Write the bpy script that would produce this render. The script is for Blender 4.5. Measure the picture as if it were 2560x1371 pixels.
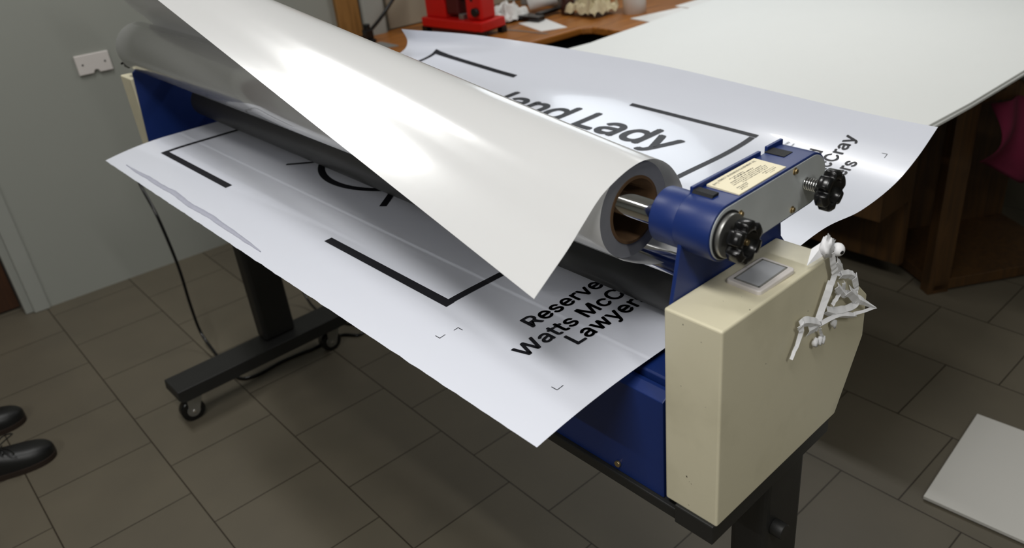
import bpy, bmesh, math, random
from mathutils import Vector, Matrix, noise
random.seed(7)
sc = bpy.context.scene
for o in list(bpy.data.objects):
    bpy.data.objects.remove(o, do_unlink=True)
PI = math.pi
def rad(a): return a * PI / 180

# ------------------------------------------------------------------ camera
RIGHT = Vector((0.70443, 0.706417, -0.068934))
DOWN = Vector((0.292195, -0.377134, -0.878858))
FWD = Vector((-0.646838, 0.598953, -0.472077))
CAM = Vector((2.42712, -0.898163, 1.655223))
cam_d = bpy.data.cameras.new('camera')
cam = bpy.data.objects.new('camera', cam_d)
sc.collection.objects.link(cam)
M = Matrix.Identity(4)
for i in range(3):
    M[i][0] = RIGHT[i]; M[i][1] = -DOWN[i]; M[i][2] = -FWD[i]; M[i][3] = CAM[i]
cam.matrix_world = M
cam_d.sensor_fit = 'HORIZONTAL'; cam_d.sensor_width = 36
cam_d.lens = 2016.75 / 2560 * 36
cam_d.shift_x = (1280 - 1403.415) / 2560
cam_d.shift_y = (647.311 - 685.5) / 2560
cam_d.clip_start = 0.05
cam_d.dof.use_dof = True
cam_d.dof.focus_distance = 1.35
cam_d.dof.aperture_fstop = 4.0
sc.camera = cam

# ------------------------------------------------------------------ world, lamps, exposure
sc.view_settings.view_transform = 'Standard'
sc.view_settings.look = 'None'
sc.view_settings.gamma = 1
sc.view_settings.use_curve_mapping = False
sc.view_settings.exposure = 0.0
w = bpy.data.worlds.new('world'); sc.world = w; w.use_nodes = True
w.node_tree.nodes['Background'].inputs[0].default_value = (0.75, 0.85, 1.0, 1)
w.node_tree.nodes['Background'].inputs[1].default_value = 0.05
def lamp(name, loc, sx, sy, power, col=(1, 1, 1), rot=(0, 0, 0), spread=180):
    d = bpy.data.lights.new(name, 'AREA'); d.shape = 'RECTANGLE'; d.size = sx; d.size_y = sy
    d.energy = power; d.color = col; d.spread = rad(spread)
    o = bpy.data.objects.new(name, d); sc.collection.objects.link(o)
    o.location = loc; o.rotation_euler = rot
    return o
lamp('ceiling_lamp_near', (2.1, -1.1, 3.0), 1.25, 0.35, 34, (1.0, 0.99, 0.965))
lamp('ceiling_lamp_middle', (-0.16, -0.46, 3.0), 0.85, 0.18, 22, (1.0, 0.995, 0.975), (0, 0, rad(-14)))
lamp('ceiling_lamp_far', (1.9, -3.2, 3.0), 1.25, 0.1, 34, (1.0, 0.99, 0.965))
lamp('ceiling_lamp_rear', (0.8, 2.3, 3.0), 1.25, 0.1, 24, (1.0, 0.995, 0.98))
lamp('sheen_fill_light', (-1.03, 3.25, 2.3), 1.2, 1.9, 20, (0.86, 0.93, 1.0), (0, rad(-90), 0))  # added cool light from an unseen source, puts a sheen on the banner
lamp('fill_lamp_right', (4.1, -0.9, 3.0), 1.25, 0.1, 30, (1.0, 0.99, 0.965))  # unseen fill added to brighten the cover's side and the right floor
sc.cycles.max_bounces = 8
sc.cycles.use_denoising = True

# ------------------------------------------------------------------ materials
def rgb(r, g, b):
    def f(c):
        c /= 255
        return c / 12.92 if c <= 0.04045 else ((c + 0.055) / 1.055) ** 2.4
    return (f(r), f(g), f(b), 1)
def mat(name, col, rough=0.5, metal=0.0, var=0.08, scale=18, bump=0.0, bscale=200, coat=0.0, spec=0.5, crough=0.06):
    m = bpy.data.materials.new(name); m.use_nodes = True
    nt = m.node_tree; b = nt.nodes['Principled BSDF']
    b.inputs['Roughness'].default_value = rough; b.inputs['Metallic'].default_value = metal
    b.inputs['Specular IOR Level'].default_value = spec
    b.inputs['Coat Weight'].default_value = coat; b.inputs['Coat Roughness'].default_value = crough
    tc = nt.nodes.new('ShaderNodeTexCoord')
    n = nt.nodes.new('ShaderNodeTexNoise'); n.inputs['Scale'].default_value = scale; n.inputs['Detail'].default_value = 5
    nt.links.new(tc.outputs['Object'], n.inputs['Vector'])
    mix = nt.nodes.new('ShaderNodeMix'); mix.data_type = 'RGBA'
    c = col
    mix.inputs['A'].default_value = (c[0] * (1 - var), c[1] * (1 - var), c[2] * (1 - var), 1)
    mix.inputs['B'].default_value = (min(1, c[0] * (1 + var)), min(1, c[1] * (1 + var)), min(1, c[2] * (1 + var)), 1)
    nt.links.new(n.outputs['Fac'], mix.inputs['Factor'])
    nt.links.new(mix.outputs['Result'], b.inputs['Base Color'])
    if bump:
        n2 = nt.nodes.new('ShaderNodeTexNoise'); n2.inputs['Scale'].default_value = bscale; n2.inputs['Detail'].default_value = 3
        nt.links.new(tc.outputs['Object'], n2.inputs['Vector'])
        bp = nt.nodes.new('ShaderNodeBump'); bp.inputs['Strength'].default_value = bump; bp.inputs['Distance'].default_value = 0.002
        nt.links.new(n2.outputs['Fac'], bp.inputs['Height']); nt.links.new(bp.outputs['Normal'], b.inputs['Normal'])
    return m
def wood(name, c1, c2, rough=0.45, axis=0):
    m = bpy.data.materials.new(name); m.use_nodes = True
    nt = m.node_tree; b = nt.nodes['Principled BSDF']; b.inputs['Roughness'].default_value = rough
    tc = nt.nodes.new('ShaderNodeTexCoord'); mp = nt.nodes.new('ShaderNodeMapping')
    s = [22, 22, 22]; s[axis] = 1.6; mp.inputs['Scale'].default_value = s
    n = nt.nodes.new('ShaderNodeTexNoise'); n.inputs['Scale'].default_value = 2.2; n.inputs['Detail'].default_value = 8; n.inputs['Distortion'].default_value = 0.6
    r = nt.nodes.new('ShaderNodeValToRGB')
    r.color_ramp.elements[0].color = c1; r.color_ramp.elements[1].color = c2
    r.color_ramp.elements[0].position = 0.3; r.color_ramp.elements[1].position = 0.72
    nt.links.new(tc.outputs['Object'], mp.inputs['Vector']); nt.links.new(mp.outputs['Vector'], n.inputs['Vector'])
    nt.links.new(n.outputs['Fac'], r.inputs['Fac']); nt.links.new(r.outputs['Color'], b.inputs['Base Color'])
    return m
def painted_steel(name, col, chip, rough=0.4):
    """cream enamel with faint grime blotches and little chips"""
    m = mat(name, col, rough, var=0.05, scale=6, bump=0.05, bscale=350)
    nt = m.node_tree; b = nt.nodes['Principled BSDF']
    src = b.inputs['Base Color'].links[0].from_socket
    tc = nt.nodes.new('ShaderNodeTexCoord')
    v = nt.nodes.new('ShaderNodeTexNoise'); v.inputs['Scale'].default_value = 95; v.inputs['Detail'].default_value = 2
    r = nt.nodes.new('ShaderNodeValToRGB'); r.color_ramp.elements[0].position = 0.765; r.color_ramp.elements[1].position = 0.785
    g = nt.nodes.new('ShaderNodeTexNoise'); g.inputs['Scale'].default_value = 9; g.inputs['Detail'].default_value = 4
    rg = nt.nodes.new('ShaderNodeValToRGB'); rg.color_ramp.elements[0].position = 0.52; rg.color_ramp.elements[1].position = 0.8
    rg.color_ramp.elements[1].color = (0.35, 0.35, 0.35, 1)
    m1 = nt.nodes.new('ShaderNodeMix'); m1.data_type = 'RGBA'; m1.inputs['B'].default_value = (col[0] * .55, col[1] * .55, col[2] * .5, 1)
    m2 = nt.nodes.new('ShaderNodeMix'); m2.data_type = 'RGBA'; m2.inputs['B'].default_value = chip
    for t in (v, g): nt.links.new(tc.outputs['Object'], t.inputs['Vector'])
    nt.links.new(v.outputs['Fac'], r.inputs['Fac']); nt.links.new(g.outputs['Fac'], rg.inputs['Fac'])
    nt.links.new(src, m1.inputs['A']); nt.links.new(rg.outputs['Color'], m1.inputs['Factor'])
    nt.links.new(m1.outputs['Result'], m2.inputs['A']); nt.links.new(r.outputs['Color'], m2.inputs['Factor'])
    nt.links.new(m2.outputs['Result'], b.inputs['Base Color'])
    return m
MT = {}
MT['wall'] = mat('wall_paint', rgb(146, 148, 141), 0.75, var=0.03, scale=3, bump=0.12, bscale=120)
MT['trim'] = mat('trim_paint', rgb(150, 152, 146), 0.5, var=0.05, scale=9)
MT['ceil'] = mat('ceiling_paint', rgb(235, 235, 232), 0.8)
MT['blue'] = mat('blue_enamel', rgb(18, 42, 102), 0.42, var=0.06, scale=30, bump=0.04, bscale=500)
MT['cream'] = painted_steel('cream_enamel', rgb(213, 206, 179), rgb(60, 50, 38))
MT['black'] = mat('black_steel', rgb(30, 30, 29), 0.5, var=0.2, bump=0.1, bscale=600)
MT['plastic'] = mat('black_plastic', rgb(14, 14, 15), 0.22, var=0.1)
MT['rubber'] = mat('grey_rubber', rgb(66, 66, 64), 0.42, var=0.05, scale=40)
MT['chrome'] = mat('chrome', rgb(215, 215, 215), 0.12, 1.0, var=0.03)
MT['galv'] = mat('zinc_plate', rgb(186, 190, 190), 0.5, 0.2, var=0.22, scale=14)
MT['steel'] = mat('dull_steel', rgb(165, 165, 162), 0.38, 0.9, var=0.08)
MT['brass'] = mat('yellow_zinc', rgb(170, 150, 110), 0.35, 0.9)
MT['card'] = mat('cardboard', rgb(82, 58, 32), 0.85, var=0.15, scale=60)
MT['liner'] = mat('glossy_white_liner', rgb(230, 230, 230), 0.22, var=0.01, scale=4, bump=0.05, bscale=45, coat=0.5, crough=0.1)
MT['filmroll'] = mat('wound_film', rgb(205, 205, 205), 0.16, var=0.03, scale=3, coat=0.6)
MT['filmend'] = mat('wound_film_edge', rgb(118, 119, 124), 0.45, var=0.08, scale=70)
MT['vinyl'] = mat('white_vinyl', rgb(220, 223, 233), 0.26, var=0.01, scale=5, coat=0.25, bump=0.015, bscale=12)
MT['ink'] = mat('black_ink', rgb(20, 20, 26), 0.5, coat=0.0, spec=0.3)
MT['inkgrey'] = mat('grey_ink', rgb(120, 130, 140), 0.4)
MT['board'] = mat('foam_board', rgb(234, 235, 232), 0.6, var=0.015, scale=3)
MT['floorboard'] = mat('grey_white_board', rgb(200, 198, 192), 0.6, var=0.02, scale=3)
MT['grey'] = mat('grey_plastic', rgb(128, 128, 124), 0.5)
MT['wood'] = wood('bench_wood', rgb(128, 74, 24), rgb(176, 112, 44), 0.4, 1)
MT['woodx'] = wood('post_wood', rgb(112, 78, 34), rgb(150, 108, 56), 0.5, 2)
MT['woodd'] = wood('dark_table_wood', rgb(54, 35, 13), rgb(80, 53, 21), 0.55, 2)
MT['red'] = mat('red_paint', rgb(190, 18, 12), 0.35, var=0.1)
MT['dred'] = mat('dark_red_paint', rgb(70, 8, 8), 0.5)
MT['paper'] = mat('white_paper', rgb(232, 231, 228), 0.7, var=0.04, scale=12)
MT['paper2'] = mat('folded_paper', rgb(238, 238, 240), 0.6, var=0.05, scale=40)
MT['rag'] = mat('cream_cloth', rgb(206, 194, 160), 0.9, var=0.12, scale=25, bump=0.3, bscale=300)
MT['magenta'] = mat('magenta_cloth', rgb(92, 9, 42), 0.95, var=0.3, scale=15)
MT['leather'] = mat('black_leather', rgb(13, 13, 13), 0.45, var=0.2, scale=30, bump=0.2, bscale=250)
MT['sole'] = mat('brown_sole', rgb(36, 24, 16), 0.6)
MT['brown'] = mat('brown_glass', rgb(60, 32, 24), 0.3)
MT['label'] = mat('cream_label', rgb(232, 222, 190), 0.5, var=0.03)
MT['outlet'] = mat('white_plastic', rgb(214, 208, 204), 0.4, var=0.02)
MT['display'] = mat('display_glass', rgb(176, 178, 182), 0.15, var=0.05, coat=0.6)
MT['dark'] = mat('black_and_recess_shade', rgb(10, 11, 14), 0.7)  # near-black for screws; also stands for shade in slots and under the bench
MT['crease'] = mat('film_crease', rgb(176, 178, 192), 0.35, var=0.1, scale=60)
MT['beige'] = mat('beige_board', rgb(150, 140, 122), 0.7, var=0.05, scale=6)
MT['door'] = wood('door_wood', rgb(50, 27, 12), rgb(70, 40, 18), 0.5, 2)

def translucent(m, fac):
    nt = m.node_tree; b = nt.nodes['Principled BSDF']; out = nt.nodes['Material Output']
    t = nt.nodes.new('ShaderNodeBsdfTranslucent'); t.inputs['Color'].default_value = (.9, .9, .88, 1)
    x = nt.nodes.new('ShaderNodeMixShader'); x.inputs[0].default_value = fac
    nt.links.new(b.outputs[0], x.inputs[1]); nt.links.new(t.outputs[0], x.inputs[2]); nt.links.new(x.outputs[0], out.inputs['Surface'])
translucent(MT['liner'], 0.26)

# floor: square tiles, every row shifted by half a tile
T = 1 / 3
def floor_mat():
    m = bpy.data.materials.new('floor_tiles'); m.use_nodes = True
    nt = m.node_tree; b = nt.nodes['Principled BSDF']
    tc = nt.nodes.new('ShaderNodeTexCoord'); mp = nt.nodes.new('ShaderNodeMapping')
    mp.inputs['Rotation'].default_value = (0, 0, rad(1.3)); mp.inputs['Location'].default_value = (1.0 + T / 2, 0.83, 0)
    br = nt.nodes.new('ShaderNodeTexBrick'); br.offset = 0.5; br.offset_frequency = 2; br.squash = 1
    br.inputs['Scale'].default_value = 1; br.inputs['Brick Width'].default_value = T; br.inputs['Row Height'].default_value = T
    br.inputs['Mortar Size'].default_value = 0.0022; br.inputs['Mortar Smooth'].default_value = 0.3; br.inputs['Bias'].default_value = 0
    br.inputs['Color1'].default_value = rgb(93, 87, 75); br.inputs['Color2'].default_value = rgb(98, 92, 79); br.inputs['Mortar'].default_value = rgb(44, 37, 26)
    nt.links.new(tc.outputs['Object'], mp.inputs['Vector']); nt.links.new(mp.outputs['Vector'], br.inputs['Vector'])
    n = nt.nodes.new('ShaderNodeTexNoise'); n.inputs['Scale'].default_value = 5; n.inputs['Detail'].default_value = 6
    nt.links.new(tc.outputs['Object'], n.inputs['Vector'])
    r = nt.nodes.new('ShaderNodeValToRGB'); r.color_ramp.elements[0].color = (0.82, 0.82, 0.82, 1); r.color_ramp.elements[1].color = (1.12, 1.1, 1.06, 1)
    nt.links.new(n.outputs['Fac'], r.inputs['Fac'])
    mx = nt.nodes.new('ShaderNodeMix'); mx.data_type = 'RGBA'; mx.blend_type = 'MULTIPLY'; mx.inputs['Factor'].default_value = 1
    nt.links.new(br.outputs['Color'], mx.inputs['A']); nt.links.new(r.outputs['Color'], mx.inputs['B']); nt.links.new(mx.outputs['Result'], b.inputs['Base Color'])
    bp = nt.nodes.new('ShaderNodeBump'); bp.inputs['Strength'].default_value = 0.5; bp.inputs['Distance'].default_value = 0.002; bp.invert = True
    nt.links.new(br.outputs['Fac'], bp.inputs['Height']); nt.links.new(bp.outputs['Normal'], b.inputs['Normal'])
    b.inputs['Roughness'].default_value = 0.5; b.inputs['Specular IOR Level'].default_value = 0.35
    return m
MT['floor'] = floor_mat()

# ------------------------------------------------------------------ mesh helpers
ORG = {}                                   # world origin of every object built here
class MB:
    def __init__(s): s.v = []; s.f = []; s.mi = []; s.sm = []
    def add(s, vs, fs, mi=0, sm=False):
        n = len(s.v); s.v += [Vector(v) for v in vs]
        for f in fs: s.f.append([i + n for i in f]); s.mi.append(mi); s.sm.append(sm)
        return s
    def box(s, x0, x1, y0, y1, z0, z1, mi=0):
        vs = [(x, y, z) for z in (z0, z1) for y in (y0, y1) for x in (x0, x1)]
        return s.add(vs, [(0, 2, 3, 1), (4, 5, 7, 6), (0, 1, 5, 4), (2, 6, 7, 3), (0, 4, 6, 2), (1, 3, 7, 5)], mi)
    def obox(s, c, ax, ay, hx, hy, z0, z1, mi=0):
        """box with horizontal axes ax, ay about centre c"""
        vs = []
        for z in (z0, z1):
            for b in (-1, 1):
                for a in (-1, 1):
                    vs.append((c[0] + a * hx * ax[0] + b * hy * ay[0], c[1] + a * hx * ax[1] + b * hy * ay[1], z))
        return s.add(vs, [(0, 2, 3, 1), (4, 5, 7, 6), (0, 1, 5, 4), (2, 6, 7, 3), (0, 4, 6, 2), (1, 3, 7, 5)], mi)
    def prismx(s, poly, x0, x1, mi=0, sm=False):
        """polygon in (y,z) extruded along x"""
        n = len(poly)
        vs = [(x0, y, z) for y, z in poly] + [(x1, y, z) for y, z in poly]
        fs = [tuple(range(n))[::-1], tuple(range(n, 2 * n))]
        s.add(vs, fs, mi, False)
        s.add(vs, [(i, (i + 1) % n, n + (i + 1) % n, n + i) for i in range(n)], mi, sm)
        return s
    def prismz(s, poly, z0, z1, mi=0):
        n = len(poly)
        vs = [(x, y, z0) for x, y in poly] + [(x, y, z1) for x, y in poly]
        s.add(vs, [tuple(range(n))[::-1], tuple(range(n, 2 * n))] + [(i, (i + 1) % n, n + (i + 1) % n, n + i) for i in range(n)], mi)
        return s
    def cyl(s, a, b, r, n=32, r2=None, mi=0, caps=True):
        a = Vector(a); b = Vector(b); d = (b - a).normalized()
        u = d.orthogonal().normalized(); v = d.cross(u); r2 = r if r2 is None else r2
        vs = []
        for p, q in ((a, r), (b, r2)):
            for i in range(n):
                t = 2 * PI * i / n; vs.append(p + (u * math.cos(t) + v * math.sin(t)) * q)
        s.add(vs, [(i, (i + 1) % n, n + (i + 1) % n, n + i) for i in range(n)], mi, True)
        if caps: s.add(vs, [tuple(range(n))[::-1], tuple(range(n, 2 * n))], mi, False)
        return s
    def tubex(s, yc, zc, x0, x1, ro, ri, n=72, mo=0, mi_in=0, me=0):
        """hollow cylinder along x: outer, inner and annular end materials"""
        A = [(math.cos(2 * PI * i / n), math.sin(2 * PI * i / n)) for i in range(n)]
        R = lambda x, r: [(x, yc + r * c, zc + r * q) for c, q in A]
        vs = R(x0, ro) + R(x1, ro) + R(x0, ri) + R(x1, ri)
        k = lambda a, b, i: (a * n + i, a * n + (i + 1) % n, b * n + (i + 1) % n, b * n + i)
        s.add(vs, [k(0, 1, i) for i in range(n)], mo, True)
        s.add(vs, [k(3, 2, i) for i in range(n)], mi_in, True)
        s.add(vs, [k(1, 3, i) for i in range(n)] + [k(2, 0, i) for i in range(n)], me, False)
        return s
    def tube(s, pts, r, n=10, mi=0):
        """round tube through points (Catmull-Rom smoothed)"""
        P = [Vector(p) for p in pts]; D = []
        for i in range(len(P) - 1):
            p0 = P[max(i - 1, 0)]; p1 = P[i]; p2 = P[i + 1]; p3 = P[min(i + 2, len(P) - 1)]
            for k in range(6):
                t = k / 6
                D.append(0.5 * (2 * p1 + (p2 - p0) * t + (2 * p0 - 5 * p1 + 4 * p2 - p3) * t * t + (3 * p1 - p0 - 3 * p2 + p3) * t ** 3))
        D.append(P[-1]); u = (D[1] - D[0]).orthogonal().normalized(); vs = []
        for i, p in enumerate(D):
            d = (D[min(i + 1, len(D) - 1)] - D[max(i - 1, 0)]).normalized()
            u = (u - d * u.dot(d)).normalized(); v = d.cross(u)
            for k in range(n):
                a = 2 * PI * k / n; vs.append(p + (u * math.cos(a) + v * math.sin(a)) * r)
        L = len(D)
        s.add(vs, [(i * n + k, i * n + (k + 1) % n, (i + 1) * n + (k + 1) % n, (i + 1) * n + k) for i in range(L - 1) for k in range(n)], mi, True)
        s.add(vs, [tuple(range(n))[::-1], tuple(range((L - 1) * n, L * n))], mi)
        return s
    def grid(s, G, mi=0, sm=True):
        a = len(G); b = len(G[0]); vs = [p for row in G for p in row]
        s.add(vs, [(i * b + j, i * b + j + 1, (i + 1) * b + j + 1, (i + 1) * b + j) for i in range(a - 1) for j in range(b - 1)], mi, sm)
        return s
    def ball(s, c, r, sx=1, sy=1, sz=1, n=16, mi=0, wob=0.0):
        vs = []; c = Vector(c)
        for i in range(n // 2 + 1):
            t = PI * i / (n // 2)
            for j in range(n):
                p = 2 * PI * j / n
                d = Vector((math.sin(t) * math.cos(p) * sx, math.sin(t) * math.sin(p) * sy, math.cos(t) * sz))
                k = 1 + wob * noise.noise(d * 3 + c * 17) if wob else 1
                vs.append(c + d * r * k)
        h = n // 2
        s.add(vs, [(i * n + j, (i + 1) * n + j, (i + 1) * n + (j + 1) % n, i * n + (j + 1) % n) for i in range(h) for j in range(n)], mi, True)
        return s
    def build(s, name, mats, parent=None, bevel=0.0, solid=0.0, origin=None, seg=2):
        mats = mats if isinstance(mats, (list, tuple)) else [mats]
        if parent is not None: o0 = ORG[parent.name]
        elif origin is not None: o0 = Vector(origin)
        else:
            lo = [min(v[i] for v in s.v) for i in range(3)]; hi = [max(v[i] for v in s.v) for i in range(3)]
            o0 = Vector(((lo[0] + hi[0]) / 2, (lo[1] + hi[1]) / 2, lo[2]))
        me = bpy.data.meshes.new(name)
        me.from_pydata([tuple(v - o0) for v in s.v], [], s.f)
        for m in mats: me.materials.append(MT[m])
        for p, mi, sm in zip(me.polygons, s.mi, s.sm): p.material_index = mi; p.use_smooth = sm
        bm = bmesh.new(); bm.from_mesh(me)
        bmesh.ops.remove_doubles(bm, verts=bm.verts, dist=0.00002)
        bmesh.ops.recalc_face_normals(bm, faces=bm.faces) if not getattr(s, 'keep', False) else None
        bm.to_mesh(me); bm.free(); me.update()
        o = bpy.data.objects.new(name, me); sc.collection.objects.link(o)
        if parent is not None: o.parent = parent
        else: o.location = o0
        ORG[o.name] = o0
        if solid:
            q = o.modifiers.new('solid', 'SOLIDIFY'); q.thickness = solid; q.offset = -1
        if bevel:
            q = o.modifiers.new('bevel', 'BEVEL'); q.width = bevel; q.segments = seg; q.limit_method = 'ANGLE'; q.angle_limit = rad(40)
            q.harden_normals = False
        return o
def tag(o, label, cat, group=None, kind=None):
    if kind: o['kind'] = kind
    if label: o['label'] = label
    if cat: o['category'] = cat
    if group: o['group'] = group
    return o
def thing(name, loc, label, cat, group=None):
    o = bpy.data.objects.new(name, None); sc.collection.objects.link(o)
    o.location = loc; o.empty_display_size = 0.1; ORG[o.name] = Vector(loc)
    return tag(o, label, cat, group)
def struct(mb, name, m, **k):
    o = mb.build(name, m, **k); o['kind'] = 'structure'; return o
def interp(x, xs, ys):
    if x <= xs[0]: return ys[0]
    for i in range(len(xs) - 1):
        if x <= xs[i + 1]: return ys[i] + (ys[i + 1] - ys[i]) * (x - xs[i]) / (xs[i + 1] - xs[i])
    return ys[-1]
def sm01(t):
    t = min(1, max(0, t)); return t * t * (3 - 2 * t)
def catmull(P, n):
    """n points evenly spaced in parameter along a Catmull-Rom curve (tuples of any size)"""
    out = []
    for k in range(n):
        t = k / (n - 1) * (len(P) - 1); i = min(int(t), len(P) - 2); u = t - i
        p0 = P[max(i - 1, 0)]; p1 = P[i]; p2 = P[i + 1]; p3 = P[min(i + 2, len(P) - 1)]
        out.append(tuple(0.5 * (2 * b + (c - a) * u + (2 * a - 5 * b + 4 * c - d) * u * u + (3 * b - a - 3 * c + d) * u ** 3) for a, b, c, d in zip(p0, p1, p2, p3)))
    return out
FONT = None
try:
    import os
    FONT = bpy.data.fonts.load(os.path.join(bpy.utils.system_resource('DATAFILES'), 'fonts', 'Inter.woff2'))
except Exception:
    FONT = None                      # Blender's built-in face is used instead
def text_tris(body, size, weight=0.0, align='LEFT', spacing=1.0, maxlen=0.02):
    """lettering as flat triangles: list of (verts2d, faces)"""
    c = bpy.data.curves.new('tmp_text', 'FONT'); c.body = body
    if FONT: c.font = FONT
    c.size = size; c.align_x = align
    c.offset = weight * size; c.space_character = spacing; c.resolution_u = 3; c.fill_mode = 'FRONT'
    o = bpy.data.objects.new('tmp_text', c); sc.collection.objects.link(o)
    dg = bpy.context.evaluated_depsgraph_get(); ev = o.evaluated_get(dg); me = ev.to_mesh()
    bm = bmesh.new(); bm.from_mesh(me); ev.to_mesh_clear()
    bpy.data.objects.remove(o, do_unlink=True); bpy.data.curves.remove(c)
    bmesh.ops.triangulate(bm, faces=bm.faces)
    for _ in range(4):
        es = [e for e in bm.edges if e.calc_length() > maxlen]
        if not es: break
        bmesh.ops.subdivide_edges(bm, edges=es, cuts=1)
        bmesh.ops.triangulate(bm, faces=bm.faces)
    bm.verts.index_update()
    r = ([(v.co.x, v.co.y) for v in bm.verts], [[v.index for v in f.verts] for f in bm.faces])
    bm.free(); return r

# ------------------------------------------------------------------ the room
struct(MB().box(-4, 6, -7, 5, -0.05, 0), 'floor', 'floor', origin=(0, 0, 0))
struct(MB().box(-4, 6, -7, 5, 3.1, 3.15), 'ceiling', 'ceil')
WO = Vector((-1.252, 0, 0)); WU = Vector((0.0534, 0.99857, 0)).normalized(); WN = Vector((WU.y, -WU.x, 0))   # along the wall, into the room
def wpt(u, n, z): 
    p = WO + WU * u + WN * n; return (p.x, p.y, z)
def wbox(mb, u0, u1, n0, n1, z0, z1, mi=0):
    vs = [wpt(u, n, z) for z in (z0, z1) for n in (n0, n1) for u in (u0, u1)]
    return mb.add(vs, [(0, 2, 3, 1), (4, 5, 7, 6), (0, 1, 5, 4), (2, 6, 7, 3), (0, 4, 6, 2), (1, 3, 7, 5)], mi)
m = MB(); wbox(m, -0.50, 5, -0.14, 0, 0, 3.1); wbox(m, -7, -1.42, -0.14, 0, 0, 3.1); wbox(m, -1.42, -0.50, -0.14, 0, 2.08, 3.1)
struct(m, 'wall_left', 'wall')
struct(MB().box(-4, 6, 4.3, 4.4, 0, 3.1), 'wall_back', 'wall')
struct(MB().box(5.4, 5.5, -7, 5, 0, 3.1), 'wall_right', 'wall')
struct(MB().box(-4, 6, -6.6, -6.5, 0, 3.1), 'wall_front', 'wall')
m = MB(); wbox(m, -0.515, -0.455, -0.002, 0.014, 0, 2.12); wbox(m, -0.545, -0.501, -0.13, -0.004, 0, 2.08); wbox(m, -0.515, -0.49, -0.07, 0.006, 0, 2.1)
struct(m, 'trim_1', 'trim', bevel=0.004)
m = MB(); wbox(m, -1.41, -0.55, -0.128, -0.09, 0.01, 2.07); d = struct(m, 'door_1', 'door')
m = MB(); wbox(m, 1.225, 1.345, -0.005, 0.05, 0.0, 2.65); struct(m, 'trim_2', 'trim', bevel=0.012)
m = MB(); wbox(m, 1.10, 1.215, 0.002, 0.035, 0.806, 2.4)
tag(m.build('wooden_post', 'woodx', bevel=0.002), 'brown wooden plank standing upright against the white wall behind the bench', 'post')
m = MB(); wbox(m, 1.375, 2.7, 0.0, 0.018, 0.81, 1.9)
tag(m.build('backing_board', 'beige', bevel=0.001), 'beige board standing on the bench behind the red machine', 'board')

m = MB()
for u0, u1, z0, z1 in ((2.24, 4.26, 2.86, 2.92), (2.24, 4.26, 1.68, 1.74), (2.24, 2.30, 1.74, 2.86), (4.20, 4.26, 1.74, 2.86), (3.22, 3.28, 1.74, 2.86)): wbox(m, u0, u1, 0.0, 0.03, z0, z1)
struct(m, 'added_window_1', 'trim', bevel=0.003)  # unseen frame on the solid wall, added as a source for the cool light

# wall socket plate without a socket: two screws and a cable notch
wp = thing('blank_outlet_plate', wpt(0.018, 0, 0.94), 'white blank double outlet plate on the left wall beside the roll', 'outlet plate')
poly = []
for (u, z) in [(-0.046, 0.903), (0.006, 0.903)] + [(0.020 + 0.011 * math.cos(a), 0.903 + 0.013 * math.sin(a)) for a in [PI - PI * k / 8 for k in range(9)]] + [(0.082, 0.903), (0.082, 0.981), (-0.046, 0.981)]:
    poly.append((u, z))
m = MB(); n = len(poly)
m.add([wpt(u, 0.0, z) for u, z in poly] + [wpt(u, 0.011, z) for u, z in poly], [tuple(range(n))[::-1], tuple(range(n, 2 * n))] + [(i, (i + 1) % n, n + (i + 1) % n, n + i) for i in range(n)])
m.build('plate', 'outlet', wp, bevel=0.003)
for u in (-0.024, 0.060):
    MB().cyl(wpt(u, 0.010, 0.943), wpt(u, 0.0125, 0.943), 0.0035, 12).build('screw', 'dark', wp)

# ------------------------------------------------------------------ the laminating machine
LAM = thing('laminator', (0.9, 0, 0), 'blue and cream cold roll laminator on black stand with castors', 'laminator')
def P(name, mb, m, parent=None, **k): return mb.build(name, m, parent or LAM, **k)
# stand
for xc, xf in ((-0.052, -0.025), (1.912, 1.912)):
    P('leg', MB().box(xc - 0.034, xc + 0.034, -0.054, 0.06, 0.148, 0.737), 'black', bevel=0.012, seg=3)
    x0, x1 = (-0.10, -0.03) if xc < 1 else (1.885, 1.953)
    P('crossbar', MB().box(x0, x1, -0.21, 0.115, 0.735, 0.77), 'black', bevel=0.002)
    m = MB()
    m.prismx([(-0.385, 0.15), (-0.388, 0.118), (-0.372, 0.104), (0.222, 0.104), (0.238, 0.118), (0.235, 0.15)], xf - 0.056, xf + 0.056)
    foot = P('foot', m, 'black', bevel=0.002)
    for yc in (-0.335, 0.185):
        c = MB()
        c.cyl((xf - 0.016, yc - 0.012, 0.0375), (xf + 0.016, yc - 0.012, 0.0375), 0.0375, 36, mi=0)
        c.cyl((xf - 0.018, yc - 0.012, 0.0375), (xf + 0.018, yc - 0.012, 0.0375), 0.021, 24, mi=1)
        c.cyl((xf - 0.023, yc - 0.012, 0.0375), (xf + 0.023, yc - 0.012, 0.0375), 0.006, 12, mi=2)
        for sx in (-1, 1):
            c.add([(xf + sx * 0.0215, yc - 0.028, 0.03), (xf + sx * 0.0215, yc + 0.004, 0.03), (xf + sx * 0.0215, yc + 0.03, 0.096), (xf + sx * 0.0215, yc - 0.024, 0.096),
                   (xf + sx * 0.0195, yc - 0.028, 0.03), (xf + sx * 0.0195, yc + 0.004, 0.03), (xf + sx * 0.0195, yc + 0.03, 0.096), (xf + sx * 0.0195, yc - 0.024, 0.096)],
                  [(0, 1, 2, 3), (7, 6, 5, 4), (0, 1, 5, 4), (1, 2, 6, 5), (2, 3, 7, 6), (3, 0, 4, 7)], 1)
        c.box(xf - 0.024, xf + 0.024, yc - 0.024, yc + 0.03, 0.096, 0.105, 1)
        c.build('castor', ['plastic', 'steel', 'chrome'], foot)
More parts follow.
